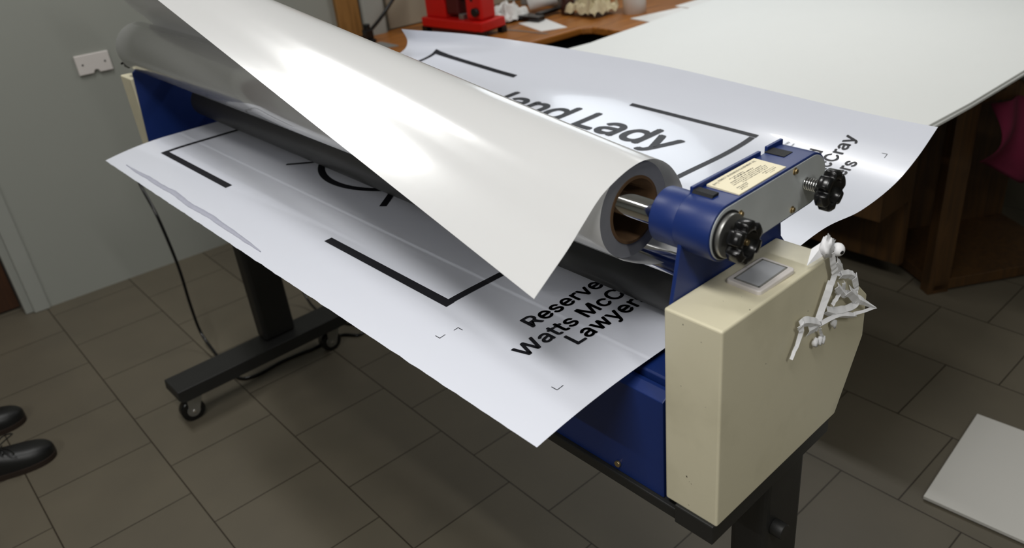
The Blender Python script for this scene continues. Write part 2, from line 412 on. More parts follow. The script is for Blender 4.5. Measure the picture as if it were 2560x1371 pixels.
P('lock_knob', MB().cyl((1.9455, -0.029, 0.626), (1.968, -0.029, 0.626), 0.014, 20), 'black', bevel=0.002)
for y0, y1 in ((-0.207, -0.155), (0.03, 0.08)):
    P('frame_beam', MB().box(-0.03, 1.885, y0, y1, 0.737, 0.757), 'black', bevel=0.002)
# blue body: front panel with folded top edge, infeed table behind a groove
P('front_panel', MB().prismx([(-0.2, 0.757), (-0.2, 0.936), (-0.184, 0.9445), (-0.176, 0.9445), (-0.176, 0.757)], 0.10, 1.8575), 'blue', bevel=0.0015)
P('infeed_table', MB().prismx([(-0.173, 0.80), (-0.173, 0.953), (-0.17, 0.9555), (-0.075, 0.9555), (-0.075, 0.80)], 0.10, 1.858), 'blue', bevel=0.001)
P('outfeed_table', MB().prismx([(0.022, 0.80), (0.022, 0.9555), (0.185, 0.9555), (0.19, 0.80)], -0.127, 1.858), 'blue', bevel=0.001)
P('screw', MB().cyl((1.768, -0.2, 0.773), (1.768, -0.205, 0.773), 0.0055, 14), 'brass', bevel=0.001)
P('pressure_roller', MB().cyl((0.0, -0.03, 1.0125), (1.852, -0.03, 1.0125), 0.0465, 64), 'rubber')
P('drive_roller', MB().cyl((0.09, -0.03, 0.9185), (1.852, -0.03, 0.9185), 0.0462, 64), 'rubber')
P('idler_bar', MB().cyl((-0.127, -0.065, 1.071), (1.858, -0.065, 1.071), 0.017, 32), 'chrome')
P('film_shaft', MB().cyl((-0.13, -0.134, 1.187), (1.85, -0.134, 1.187), 0.0165, 32), 'chrome')
# side plates
P('side_plate', MB().prismx([(-0.196, 0.757), (-0.188, 1.086), (-0.172, 1.155), (-0.165, 1.19), (0.062, 1.2), (0.076, 1.09), (0.188, 0.955), (0.19, 0.757)], 1.8585, 1.8645), 'blue', bevel=0.001)
P('side_plate', MB().prismx([(-0.192, 0.757), (-0.186, 0.9), (-0.17, 1.108), (-0.155, 1.118), (0.05, 1.13), (0.07, 1.09), (0.188, 0.955), (0.19, 0.757)], -0.134, -0.1275), 'blue', bevel=0.001)
# cream end covers
prof = [(-0.205, 0.768), (-0.205, 1.099), (0.059, 1.094), (0.194, 0.966), (0.197, 0.886), (0.127, 0.766)]
box = P('end_cover', MB().prismx(prof, 1.8648, 1.956), 'cream', bevel=0.0035, seg=3)
prof2 = [(y + 0.026, z - 0.008) for y, z in prof]
P('end_cover', MB().prismx(prof2, -0.222, -0.1345), 'cream', bevel=0.003)
# control panel on the cover: white bezel with an inset display (its top face follows the cover)
cp = MB(); ctr = (1.9165, -0.0605)
def rrect(cx, cy, hx, hy, r, yaw=0.0, k=5):
    out = []
    for sx, sy, a0 in ((1, 1, 0), (-1, 1, 90), (-1, -1, 180), (1, -1, 270)):
        for i in range(k + 1):
            a = rad(a0 + 90 * i / k); x = sx * (hx - r) + r * math.cos(a); y = sy * (hy - r) + r * math.sin(a)
            out.append((cx + x * math.cos(yaw) - y * math.sin(yaw), cy + x * math.sin(yaw) + y * math.cos(yaw)))
    return out
bz = MB().prismz(rrect(ctr[0], ctr[1], 0.0275, 0.042, 0.006, rad(-2)), 1.0955, 1.1035).build('control_panel', 'outlet', box, bevel=0.0022, seg=3)
ds = MB(); ds.prismz(rrect(ctr[0], ctr[1], 0.0185, 0.033, 0.001, rad(-2)), 1.1036, 1.1042, 0)
ds.build('display', 'display', box, bevel=0.0002)
fr = MB()
for hx, hy, a, b in ((0.0195, 0.0012, 0, 0.0335), (0.0195, 0.0012, 0, -0.0335), (0.0012, 0.0345, 0.019, 0), (0.0012, 0.0345, -0.019, 0)):
    fr.prismz(rrect(ctr[0] + a, ctr[1] + b, hx, hy, 0.0004, 0), 1.1034, 1.1046)
fr.build('display_frame', 'grey', box)
# roll bracket (the blue arm holding both shafts)
def stadium(ya, za, yb, zb, r, n=20):
    ang = math.atan2(zb - za, yb - ya); out = []
    for i in range(n + 1):
        a = ang - PI / 2 + PI * i / n; out.append((yb + r * math.cos(a), zb + r * math.sin(a)))
    for i in range(n + 1):
        a = ang + PI / 2 + PI * i / n; out.append((ya + r * math.cos(a), za + r * math.sin(a)))
    return out
YA, ZA, YB, ZB, RS = -0.134, 1.192, 0.07, 1.1945, 0.0385
br = MB()
br.prismx(stadium(YA, ZA, YB, ZB, RS), 1.853, 1.909, sm=True)
arm = P('roll_bracket', br, 'blue', bevel=0.0012)
MB().cyl((1.814, YA, ZA), (1.854, YA, ZA), 0.0383, 64).build('hub', 'blue', arm, bevel=0.001)
MB().box(1.8475, 1.8526, -0.128, 0.028, 1.2, 1.2375).build('lip_plate', 'blue', arm, bevel=0.001)
MB().box(1.8475, 1.8526, 0.044, 0.085, 1.2, 1.2385).build('lip_plate', 'blue', arm, bevel=0.001)
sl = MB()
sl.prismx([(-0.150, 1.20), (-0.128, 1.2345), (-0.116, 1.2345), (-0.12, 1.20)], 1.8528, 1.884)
sl.build('slot', 'dark', arm)  # solid dark block, the slot's inner shade put into its colour
MB().prismx([(0.036, 1.21), (0.036, 1.2338), (0.058, 1.2338), (0.07, 1.21)], 1.8528, 1.884).build('slot', 'dark', arm)  # rear slot likewise: its shade is the block's dark colour
cv = MB(); cv.prismx(stadium(YA, ZA, YB, ZB, 0.0355), 1.9092, 1.9104, sm=True); cv.build('cover_plate', 'galv', arm, bevel=0.0004)
for y, z in ((-0.107, 1.2085), (0.02, 1.167), (0.021, 1.2235), (-0.095, 1.168)):
    k = MB(); k.cyl((1.9104, y, z), (1.9115, y, z), 0.0052, 16); k.cyl((1.9115, y, z), (1.9145, y, z), 0.0038, 12); k.build('screw', 'brass', arm, bevel=0.0006)
MB().cyl((1.9104, YA, ZA - 0.002), (1.9112, YA, ZA - 0.002), 0.0325, 40).build('washer_shadow_ring', 'dark', arm)  # dark disc, the shadow gap around the washer painted as a ring
MB().cyl((1.9112, YA, ZA - 0.002), (1.918, YA, ZA - 0.002), 0.0295, 48).build('washer', 'steel', arm, bevel=0.0012)
def knob(x0, x1, y, z, R=0.0292, ph=0.2):
    k = MB(); n = 112; 
    def ring(x, sc_): 
        o = []
        for i in range(n):
            a = 2 * PI * i / n; c = max(0.0, math.cos(6 * a + ph)); r = (R - 0.008 * c ** 2.2) * sc_
            o.append((x, y + r * math.cos(a), z + r * math.sin(a)))
        return o
    def circ(x, r): return [(x, y + r * math.cos(2 * PI * i / n), z + r * math.sin(2 * PI * i / n)) for i in range(n)]
    rings = [circ(x0 - 0.006, 0.0135), circ(x0, 0.0165), ring(x0, 0.9), ring(x0 + 0.0025, 1.0), ring(x1 - 0.003, 1.0), ring(x1, 0.9), circ(x1 + 0.0005, 0.018), circ(x1 - 0.001, 0.0165), circ(x1 - 0.009, 0.0155), circ(x1 - 0.009, 0.004)]
    vs = [p for r in rings for p in r]
    k.add(vs, [(a * n + i, a * n + (i + 1) % n, (a + 1) * n + (i + 1) % n, (a + 1) * n + i) for a in range(len(rings) - 1) for i in range(n)], 0, True)
    k.add([(x0 - 0.006, y, z)] + circ(x0 - 0.006, 0.0135), [(0, 1 + i, 1 + (i + 1) % n) for i in range(n)])
    return k
kn = knob(1.9255, 1.9455, YA, ZA - 0.004).build('adjustment_knob', 'plastic', arm)
MB().cyl((1.916, YA, ZA - 0.004), (1.9385, YA, ZA - 0.004), 0.0042, 16).build('knob_bolt', 'brass', arm)
MB().cyl((1.938, YA, ZA - 0.004), (1.9415, YA, ZA - 0.004), 0.0038, 16).build('bolt_end', 'brass', arm)
kn = knob(1.9385, 1.9565, 0.052, 1.1945, ph=1.4).build('adjustment_knob', 'plastic', arm)
MB().cyl((1.9104, 0.052, 1.1955), (1.94, 0.052, 1.1955), 0.0045, 16).build('knob_bolt', 'steel', arm)
spr = MB(); spr.tube([(1.9108 + 0.0215 * i / 60, 0.052 + 0.0078 * math.cos(2 * PI * i / 10), 1.1955 + 0.0078 * math.sin(2 * PI * i / 10)) for i in range(61)], 0.0013, 8)
spr.build('spring', 'chrome', arm)
lb = MB(); LZ = 1.2336
lb.add([(1.8555, -0.103, LZ), (1.9055, -0.103, LZ - 0.0012), (1.9055, 0.006, LZ + 0.0002), (1.8555, 0.006, LZ + 0.0012),
        (1.8555, -0.103, LZ - 0.003), (1.9055, -0.103, LZ - 0.004), (1.9055, 0.006, LZ - 0.003), (1.8555, 0.006, LZ - 0.003)],
       [(0, 1, 2, 3), (0, 4, 5, 1), (1, 5, 6, 2), (2, 6, 7, 3), (3, 7, 4, 0)])
def lab(u, v):       # u along the arm from the near end, v down from the top line
    return (1.8555 + v, -0.103 + u, LZ + 0.00035 + 0.0012 * u / 0.109 - 0.0012 * v / 0.05)
def label_text(body, size, u, v, width=None):
    vs, fs = text_tris(body, size)
    if width:
        k = width / max(a for a, b in vs); vs = [(a * k, b * min(k, 1.25)) for a, b in vs]
    lb.add([lab(u + a, v - b) for a, b in vs], fs, 1)
label_text('DIRECT BUSINESS EQUIPMENT P/L', 0.0066, 0.016, 0.0085, 0.086)
label_text('(    )', 0.009, 0.0026, 0.0105, 0.0105); label_text('DBE', 0.0045, 0.0046, 0.0092, 0.0065)
random.seed(3)
for v, u0, u1, h in ((0.0145, 0.030, 0.062, 0.0013), (0.0185, 0.036, 0.080, 0.0022), (0.0225, 0.022, 0.092, 0.0014), (0.0260, 0.020, 0.097, 0.0014), (0.0295, 0.018, 0.094, 0.0014), (0.033, 0.034, 0.092, 0.0014), (0.0375, 0.014, 0.036, 0.0014), (0.0375, 0.072, 0.098, 0.0014), (0.041, 0.014, 0.034, 0.0014), (0.041, 0.074, 0.098, 0.0014), (0.0445, 0.014, 0.026, 0.0014), (0.0445, 0.080, 0.090, 0.0014)):
    u = u0
    while u < u1:
        l = random.uniform(0.0008, 0.0022); hh = h * random.uniform(0.6, 1.0)
        lb.add([lab(u, v), lab(u + l, v), lab(u + l, v - hh), lab(u, v - hh)], [(0, 1, 2, 3)], 1); u += l + random.choice([0.0005, 0.0005, 0.0016])
lb.build('rating_label', ['label', 'ink'], arm)
# the far end of the shafts: a plain bracket behind the roll with its little clamp screw
arm2 = P('roll_bracket', MB().prismx(stadium(YA, ZA - 0.02, YB, ZB - 0.03, 0.022), -0.165, -0.1345, sm=True), 'blue', bevel=0.001)
MB().tube([(-0.19, -0.125, 1.142), (-0.215, -0.15, 1.128), (-0.245, -0.158, 1.117)], 0.0035, 8).build('clamp_lever', 'plastic', arm2)
MB().box(-0.186, -0.15, -0.17, -0.145, 1.118, 1.132).build('clamp_block', 'plastic', arm2, bevel=0.002)

# ------------------------------------------------------------------ film roll on the front shaft
ROLL = thing('film_roll', (0.83, -0.134, 1.11), 'long roll of white laminating film with brown core across the laminator', 'film roll')
YC, ZC, RR = -0.134, 1.1815, 0.0695
m = MB(); m.tubex(YC, ZC, -0.088, 1.757, RR, 0.0492, 96, 0, 1, 1); m.build('wound_film', ['filmroll', 'filmend'], ROLL)
m = MB(); m.tubex(YC, ZC, -0.086, 1.7585, 0.0490, 0.0450, 72, 0, 0, 0); m.build('core', 'card', ROLL)
LINER_R = [[-0.167, 1.118], [-0.1533, 1.1098], [-0.1394, 1.1019], [-0.1253, 1.0945], [-0.111, 1.0873], [-0.0961, 1.0816], [-0.0807, 1.0776], [-0.0649, 1.075], [-0.0495, 1.0779], [-0.0394, 1.09], [-0.0334, 1.1048], [-0.0291, 1.1202], [-0.0277, 1.136], [-0.027, 1.152], [-0.0286, 1.1578], [-0.0301, 1.1636], [-0.0316, 1.1694], [-0.0333, 1.1752], [-0.0352, 1.1809], [-0.0373, 1.1865], [-0.0399, 1.1919], [-0.0428, 1.1972], [-0.0459, 1.2024], [-0.0492, 1.2074], [-0.0527, 1.2123], [-0.0564, 1.217], [-0.0603, 1.2216], [-0.0645, 1.2259], [-0.069, 1.2298], [-0.0738, 1.2336], [-0.0786, 1.2371], [-0.0837, 1.2403], [-0.089, 1.2431], [-0.0945, 1.2456], [-0.1, 1.248], [-0.1091, 1.2501], [-0.1183, 1.2517], [-0.1276, 1.2521], [-0.137, 1.2515], [-0.1462, 1.2503], [-0.1554, 1.2486], [-0.1645, 1.2463], [-0.1735, 1.2437], [-0.1823, 1.2407], [-0.1911, 1.2375], [-0.1997, 1.2338], [-0.208, 1.2296], [-0.2159, 1.2245], [-0.2234, 1.219], [-0.2307, 1.2132], [-0.238, 1.2073], [-0.2454, 1.2016], [-0.2527, 1.1957], [-0.2599, 1.1898], [-0.2673, 1.184], [-0.2748, 1.1785], [-0.2825, 1.1732], [-0.2903, 1.168], [-0.2981, 1.1629], [-0.3059, 1.1577], [-0.3137, 1.1525], [-0.3214, 1.1474], [-0.3292, 1.1422], [-0.337, 1.137]]
LINER_L = [[-0.1604, 1.1161], [-0.1511, 1.1137], [-0.1417, 1.1116], [-0.1321, 1.111], [-0.1225, 1.112], [-0.1131, 1.1142], [-0.1041, 1.1176], [-0.0957, 1.1223], [-0.088, 1.1281], [-0.0813, 1.135], [-0.0753, 1.1426], [-0.0706, 1.151], [-0.0673, 1.16], [-0.0646, 1.1693], [-0.0639, 1.1867], [-0.0672, 1.2037], [-0.0748, 1.2194], [-0.0846, 1.2338], [-0.0943, 1.2482], [-0.1049, 1.2621], [-0.1165, 1.2751], [-0.1272, 1.2889], [-0.1368, 1.3035], [-0.1454, 1.3187], [-0.1519, 1.3348], [-0.1564, 1.3517], [-0.1595, 1.3688], [-0.1618, 1.3861], [-0.1632, 1.4035], [-0.163, 1.4209], [-0.1617, 1.4383], [-0.1602, 1.4557], [-0.1594, 1.4731], [-0.1587, 1.4906], [-0.158, 1.508], [-0.1599, 1.5121], [-0.1618, 1.5162], [-0.1639, 1.5201], [-0.1667, 1.5237], [-0.1701, 1.5266], [-0.174, 1.5289], [-0.178, 1.5309], [-0.1821, 1.5327], [-0.1862, 1.5345], [-0.1904, 1.5362], [-0.1947, 1.5377], [-0.1989, 1.5391], [-0.2032, 1.5406], [-0.2075, 1.5421], [-0.2117, 1.5436], [-0.2159, 1.5452], [-0.2201, 1.5468], [-0.2243, 1.5484], [-0.2285, 1.55], [-0.2327, 1.5516], [-0.2369, 1.5533], [-0.2411, 1.5549], [-0.2452, 1.5567], [-0.2494, 1.5585], [-0.2535, 1.5602], [-0.2576, 1.5621], [-0.2618, 1.5639], [-0.2659, 1.5657], [-0.27, 1.5675]]
# the liner is drawn out from the roll like a cone: straight lines join its two end sections
G = []
N = 60
for i in range(N + 1):
    t = i / N; x = -.09 + 1.855 * t
    G.append([(x, a[0] + (b[0] - a[0]) * t, a[1] + (b[1] - a[1]) * t) for a, b in zip(LINER_L, LINER_R)])
o = MB().grid(G).build('release_liner', 'liner', ROLL, solid=0.0005)
q = o.modifiers.new('crisp_edge', 'EDGE_SPLIT'); q.split_angle = rad(40)

# ------------------------------------------------------------------ printed vinyl banner running through the machine
PST = (.085, .3, .6, 1.06, 1.45, 1.65, 1.803)
PPR = [[(-.05, .9665), (.15, .985), (.35, 1.003), (.5, 1.010), (.605, 1.022), (.632, 1.052), (.612, 1.097)],
       [(-.05, .9665), (.15, .983), (.35, 1.0), (.52, 1.006), (.66, 1.020), (.718, 1.047), (.73, 1.083)],
       [(-.05, .9665), (.15, .978), (.35, .990), (.55, .995), (.665, 1.003), (.74, 1.035), (.79, 1.07)],
       [(-.05, .9665), (.15, .974), (.35, .985), (.55, .988), (.665, .997), (.75, 1.03), (.80, 1.067)],
       [(-.05, .9665), (.15, .972), (.35, .980), (.55, .978), (.667, .987), (.75, 1.012), (.80, 1.047)],
       [(-.05, .9665), (.15, .972), (.35, .978), (.52, .968), (.63, .972), (.73, 1.0), (.80, 1.037)],
       [(-.05, .9665), (.15, .975), (.32, .984), (.46, .965), (.60, .971), (.70, .998), (.79, 1.04)]]
PD = [catmull(p, 61) for p in PPR]
def back_prof(x):
    out = []
    xs = [min(PST[-1], max(PST[0], x + d)) for d in (-.09, -.045, 0, .045, .09)]
    for k in range(61):
        y = sum(interp(q, PST, [p[k][0] for p in PD]) for q in xs) / 5
        z = sum(interp(q, PST, [p[k][1] for p in PD]) for q in xs) / 5
        out.append((y, z))
    return out
def front_z(x, y):
    t = max(0.0, (-0.19 - y) / 0.19)
    return .9665 - (.021 - .008 * (x - .085) / 1.72) * t * t
def front_edge(x): return -.366 - .023 * (x - .085) / 1.72 + .0012 * noise.noise(Vector((x * 34, 0, 0)))
_bp = {}
def banner_z(x, y):
    if y <= -.05: return front_z(x, y)
    k = round(x * 200)
    if k not in _bp: _bp[k] = back_prof(k / 200)
    p = _bp[k]
    for i in range(60):
        if y <= p[i + 1][0]: return p[i][1] + (p[i + 1][1] - p[i][1]) * (y - p[i][0]) / max(1e-6, p[i + 1][0] - p[i][0])
    return p[60][1]
G = []
NX = 120
for i in range(NX + 1):
    x = .085 + 1.718 * i / NX
    e = front_edge(x)
    row = [(x, e + (-.05 - e) * j / 26, front_z(x, e + (-.05 - e) * j / 26)) for j in range(26)]
    G.append(row + [(x, y, z) for y, z in back_prof(x)])
ban = MB().grid(G, 0)
DZ = 0.0007
def put(vs, fs, mi=1, bold=0.0):
    for k in ((-1, 0), (1, 0), (0, -1), (0, 1)) if bold else ():
        put([(x + k[0] * bold, y + k[1] * bold) for x, y in vs], fs, mi)
    ban.add([(x, y, banner_z(x, y) + DZ) for x, y in vs], fs, mi, True)
def bar(a, b, w, mi=1, n=None):
    """straight printed stroke from a to b, width w"""
    a = Vector(a); b = Vector(b); L = (b - a).length; d = (b - a) / L; q = Vector((-d.y, d.x)) * w / 2; n = n or max(1, int(L / 0.012))
    vs = []
    for i in range(n + 1):
        p = a + d * L * i / n; vs += [tuple(p - q), tuple(p + q)]
    put(vs, [(2 * i, 2 * i + 2, 2 * i + 3, 2 * i + 1) for i in range(n)], mi)
def small_text(body, size, xb, y0, weight=0.004, mi=1):      # reads along +y, top of the letters towards -x
    vs, fs = text_tris(body, size, weight, spacing=1.02); vs = [(u * 1.05, v) for u, v in vs]; put([(xb - v, y0 + u) for u, v in vs], fs, mi, size * .016)
def big_text(body, size, x1, yb, weight=0.004, align='RIGHT'):
    vs, fs = text_tris(body, size, weight, align); put([(x1 + u, yb + v) for u, v in vs], fs, 1, size * .018)
# corner-bracket frame
FX0, FX1, FY0, FY1, FW = .217, 1.44, -.252, .66, .017
bar((FX0 - FW / 2, FY0), (.605, FY0), FW); bar((1.054, FY0), (FX1 + FW / 2, FY0), FW)
bar((FX0 - FW / 2, FY1), (.605, FY1), FW); bar((1.06, FY1), (FX1 + FW / 2, FY1), FW * .8)
bar((FX0, FY0 + FW / 2), (FX0, FY1 - FW / 2), .015); bar((FX1, FY0 + FW / 2), (FX1, FY1 - FW / 2), .015)
# emblem inside the frame: part of a ring with two strokes
vs = []; K = 60
for i in range(K + 1):
    a = rad(190 + 160 * i / K)
    for r in (.205, .222): vs.append((.802 + r * math.cos(a), .126 + r * math.sin(a)))
put(vs, [(2 * i, 2 * i + 2, 2 * i + 3, 2 * i + 1) for i in range(K)])
bar((.594, -.098), (.655, -.03), .010); bar((1.012, -.094), (.968, -.04), .016)
big_text('land Lady', .197, 1.325, .472)
for y0 in (-.216,): small_text('Reserved', .0595, 1.609, y0)
small_text('Watts McCray', .0595, 1.657, -.275); small_text('Lawyers', .0595, 1.697, -.205)
def small_text_end(body, size, xb, y1):
    vs, fs = text_tris(body, size, 0.004, spacing=1.02); vs = [(u * 1.05, v) for u, v in vs]; e = max(v[0] for v in vs); put([(xb - v, y1 - e + u) for u, v in vs], fs, 1, size * .016)
small_text_end('Reserved', .0595, 1.612, .668); small_text_end('Watts McCray', .0595, 1.655, .735); small_text_end('Lawyers', .0595, 1.700, .657)
small_text('Watts McCray', .0135, 1.527, .605, 0.0, 2); small_text('Lawyers', .009, 1.541, .645, 0.0, 2)
def mark(x, y, dx, dy, w=.0011):
    bar((x, y), (x + dx * .62, y), w); bar((x, y), (x, y + dy * .62), w)
mark(1.509, -.321, -.018, .018); mark(1.512, -.286, .018, -.014); mark(1.748, -.297, -.018, .02); mark(1.742, .70, -.02, -.02)
ban_o = ban.build('printed_banner', ['vinyl', 'ink', 'inkgrey'])
tag(ban_o, 'large glossy white printed banner with black lettering running through the laminator rollers', 'banner')
# lifted strip of clear film along the front edge
G = []
for i in range(71):
    x = .19 + .78 * i / 70
    w_ = .010 * (1 - abs(i / 35 - 1) ** 3) + .0025 * noise.noise(Vector((x * 25, 3, 0))) + .002
    yb = front_edge(x) + .020 + .004 * noise.noise(Vector((x * 9, 0, 5)))
    G.append([(x, yb + w_ * t, front_z(x, yb + w_ * t) + .0009 + .0016 * math.sin(PI * t)) for t in (0, .33, .66, 1)])
MB().grid(G).build('film_crease', 'crease', ban_o)

# ------------------------------------------------------------------ work table with white boards behind the machine
tb = thing('work_table', (0.83, 2.05, 0), 'brown wooden work table carrying the big white boards', 'table')
MB().box(0.10, 1.575, 1.31, 3.95, 0.815, 0.843).build('tabletop', 'woodd', tb, bevel=0.002)
MB().box(0.16, 1.358, 1.83, 1.86, 0.1, 0.815).build('modesty_panel', 'woodd', tb)
MB().box(0.16, 1.36, 1.60, 1.829, 0.37, 0.815).build('drawer_case', 'woodd', tb, bevel=0.002)
MB().box(0.16, 1.34, 3.86, 3.9, 0.0, 0.815).build('back_panel', 'woodd', tb)
for x in (0.16, 0.85):
    MB().box(x, x + 0.05, 1.862, 3.86, 0.0, 0.815).build('end_panel', 'woodd', tb)
bd = MB().prismz([(0.045, 1.30), (1.600, 1.28), (1.614, 1.53), (1.68, 3.98), (-0.09, 3.98), (0.075, 1.56)], 0.8435, 0.8515).build('white_board', 'board', bevel=0.001)
tag(bd, 'lower large white foam board lying on the work table behind the banner', 'board')
bd = MB().prismz([(0.12, 1.285), (1.594, 1.27), (1.610, 1.535), (1.665, 3.95), (-0.04, 3.95), (0.092, 1.58)], 0.852, 0.860).build('white_board', 'board', bevel=0.001)
tag(bd, 'upper large white foam board filling the space behind the banner', 'board')

# open shelf unit under the table end
A = Vector((1.47, 1.852)); ua = Vector((math.cos(rad(57)), math.sin(rad(57)))); ub = Vector((-ua.y, ua.x))
su = thing('shelf_unit', (1.5, 2.05, 0), 'brown wooden open shelf unit under the end of the white boards', 'shelf unit')
def sbox(name, a0, a1, b0, b1, z0, z1, m='woodd', **k):
    q = MB(); c = A + ua * (a0 + a1) / 2 + ub * (b0 + b1) / 2
    q.obox(c, ua, ub, (a1 - a0) / 2, (b1 - b0) / 2, z0, z1); return q.build(name, m, su, **k)
sbox('post', 0.0, 0.085, 0.0, 0.05, 0.0, 0.80, bevel=0.002)
sbox('post', 0.56, 0.62, 0.0, 0.05, 0.0, 0.80, bevel=0.002)
sbox('bottom_shelf', 0.02, 0.62, 0.0, 0.42, 0.012, 0.055, bevel=0.002)
sbox('back_panel', 0.0, 0.62, 0.42, 0.44, 0.0, 0.80)
sbox('top_rail', 0.0, 0.62, 0.0, 0.03, 0.74, 0.80)
# things in the shelf unit
G = []
for i in range(25):
    row = []
    for j in range(19):
        u = i / 24; v = j / 18
        c = A + ua * (0.09 + 0.40 * u) + ub * (-0.03 - 0.06 * math.sin(PI * v) - 0.03 * math.sin(u * 13 + v * 3))
        row.append((c.x, c.y, 0.745 - 0.30 * v * (0.45 + 0.55 * math.sin(PI * (0.15 + 0.7 * u))) + 0.012 * math.sin(u * 9)))
    G.append(row)
tag(MB().grid(G).build('cloth', 'magenta', solid=0.004), 'dark magenta cloth hanging over the rail of the shelf unit', 'cloth')
q = MB()
c = A + ua * 0.06 + ub * 0.0
q.obox(c, ua, ub, 0.095, 0.05, 0.8005, 0.806); tag(q.build('cardboard_piece', 'card'), 'flat piece of brown cardboard on top of the shelf unit post', 'cardboard')
q = MB(); c = A + ua * 0.42 + ub * 0.03
q.obox(c, ua, ub, 0.20, 0.06, 0.8005, 0.812); tag(q.build('grey_strip', 'grey', bevel=0.001), 'grey flat strip lying on the shelf unit above the magenta cloth', 'strip')

# ------------------------------------------------------------------ L-shaped bench along the left and back walls
be = thing('workbench', (-0.6, 1.9, 0), 'orange brown wooden L-shaped workbench along the walls', 'workbench')
BZ = 0.805
q = MB(); q.prismz([(-1.19, 0.98), (-0.335, 0.98), (-0.31, 1.88), (-0.27, 1.915), (0.09, 1.925), (0.09, 2.855), (-1.09, 2.855)], BZ - 0.035, BZ)
q.build('benchtop', 'wood', be, bevel=0.008, seg=3)
MB().box(-1.15, -0.42, 1.03, 1.06, 0, BZ - 0.035).build('end_panel', 'woodd', be)
MB().box(-0.42, -0.39, 1.03, 2.0, 0.1, BZ - 0.035).build('front_panel', 'dark', be)  # near-black sheet, shade under the bench put into its colour
MB().box(-0.39, 0.05, 2.0, 2.03, 0.0, BZ - 0.035).build('front_panel', 'dark', be)  # same painted shade below the far wing of the bench

# red hand press
pr_ = thing('hand_press', (-0.78, 1.5, BZ), 'red metal hand press with black feet on the wooden bench', 'press')
ex = Vector((0.99, 0.13)).normalized(); ey = Vector((-ex.y, ex.x)); PC = Vector((-0.765, 1.535))
def pb(name, m, a0, a1, b0, b1, z0, z1, **k):
    q = MB(); c = PC + ex * (a0 + a1) / 2 + ey * (b0 + b1) / 2
    q.obox(c, ex, ey, (a1 - a0) / 2, (b1 - b0) / 2, BZ + z0, BZ + z1); return q.build(name, m, pr_, **k)
pb('base', 'red', -0.20, 0.20, -0.085, 0.085, 0.03, 0.075, bevel=0.006)
for a in (-0.185, 0.185):
    for b in (-0.07, 0.07): pb('rubber_foot', 'plastic', a - 0.017, a + 0.017, b - 0.017, b + 0.017, 0.0, 0.032, bevel=0.002)
pb('lower_tray', 'dred', -0.15, 0.15, -0.07, 0.07, 0.012, 0.03)
back = MB()
pts = [(-0.19, 0.075), (-0.055, 0.075), (-0.055, 0.13), (-0.075, 0.19), (-0.13, 0.235), (-0.13, 0.33), (-0.19, 0.33)]
vs = []
for b in (-0.055, 0.055):
    for a, z in pts:
        c = PC + ex * a + ey * b; vs.append((c.x, c.y, BZ + z))
n = len(pts); back.add(vs, [tuple(range(n))[::-1], tuple(range(n, 2 * n))] + [(i, (i + 1) % n, n + (i + 1) % n, n + i) for i in range(n)])
back.build('frame_column', 'red', pr_, bevel=0.004)
pb('ram_block', 'dred', -0.055, 0.03, -0.05, 0.05, 0.09, 0.30, bevel=0.01)
post = pb('post', 'red', 0.075, 0.175, -0.05, 0.05, 0.075, 0.33, bevel=0.012)
pb('slot', 'dark', 0.112, 0.126, -0.0512, -0.0495, 0.16, 0.26)
c = PC + ex * 0.145 + ey * -0.05; d_ = -ey
MB().cyl((c.x, c.y, BZ + 0.115), (c.x + d_.x * 0.02, c.y + d_.y * 0.02, BZ + 0.115), 0.02, 20).build('knob', 'plastic', pr_, bevel=0.002)
c = PC + ex * 0.05 + ey * -0.03
MB().ball((c.x, c.y, BZ + 0.20), 0.028, sz=1.6).build('lever_knob', 'plastic', pr_)
pb('bolt', 'steel', 0.035, 0.065, -0.06, -0.03, 0.075, 0.10, bevel=0.003)

# clamp lamp: only the foot clamp and the lower rod are in view
cl = thing('clamp_lamp', (-1.03, 1.16, BZ), 'black clamp-on lamp arm screwed to the end of the bench', 'lamp')
MB().tube([(-1.03, 1.175, BZ + 0.05), (-1.025, 1.245, BZ + 0.10), (-1.015, 1.325, BZ + 0.175), (-1.0, 1.46, BZ + 0.31)], 0.008, 10).build('arm', 'plastic', cl)
q = MB(); q.box(-1.055, -1.015, 1.145, 1.185, BZ + 0.015, BZ + 0.06); q.box(-1.05, -0.99, 1.15, 1.18, BZ + 0.001, BZ + 0.018); q.build('clamp_bracket', 'plastic', cl, bevel=0.004)
MB().cyl((-1.10, 1.148, BZ + 0.012), (-1.02, 1.16, BZ + 0.012), 0.006, 12).build('clamp_screw', 'plastic', cl)
MB().box(-1.112, -1.098, 1.12, 1.176, BZ + 0.004, BZ + 0.020).build('wing_handle', 'plastic', cl, bevel=0.003)
MB().cyl((-1.035, 1.165, BZ + 0.055), (-1.035, 1.165, BZ + 0.085), 0.016, 16).build('joint', 'plastic', cl, bevel=0.002)
# dark folder and bits beside the clamp
q = MB(); q.prismz([(-0.98, 1.125), (-0.845, 1.13), (-0.825, 1.19), (-0.97, 1.19)], BZ, BZ + 0.004); tag(q.build('dark_card', 'grey'), 'small dark grey card lying on the bench beside the lamp clamp', 'card')

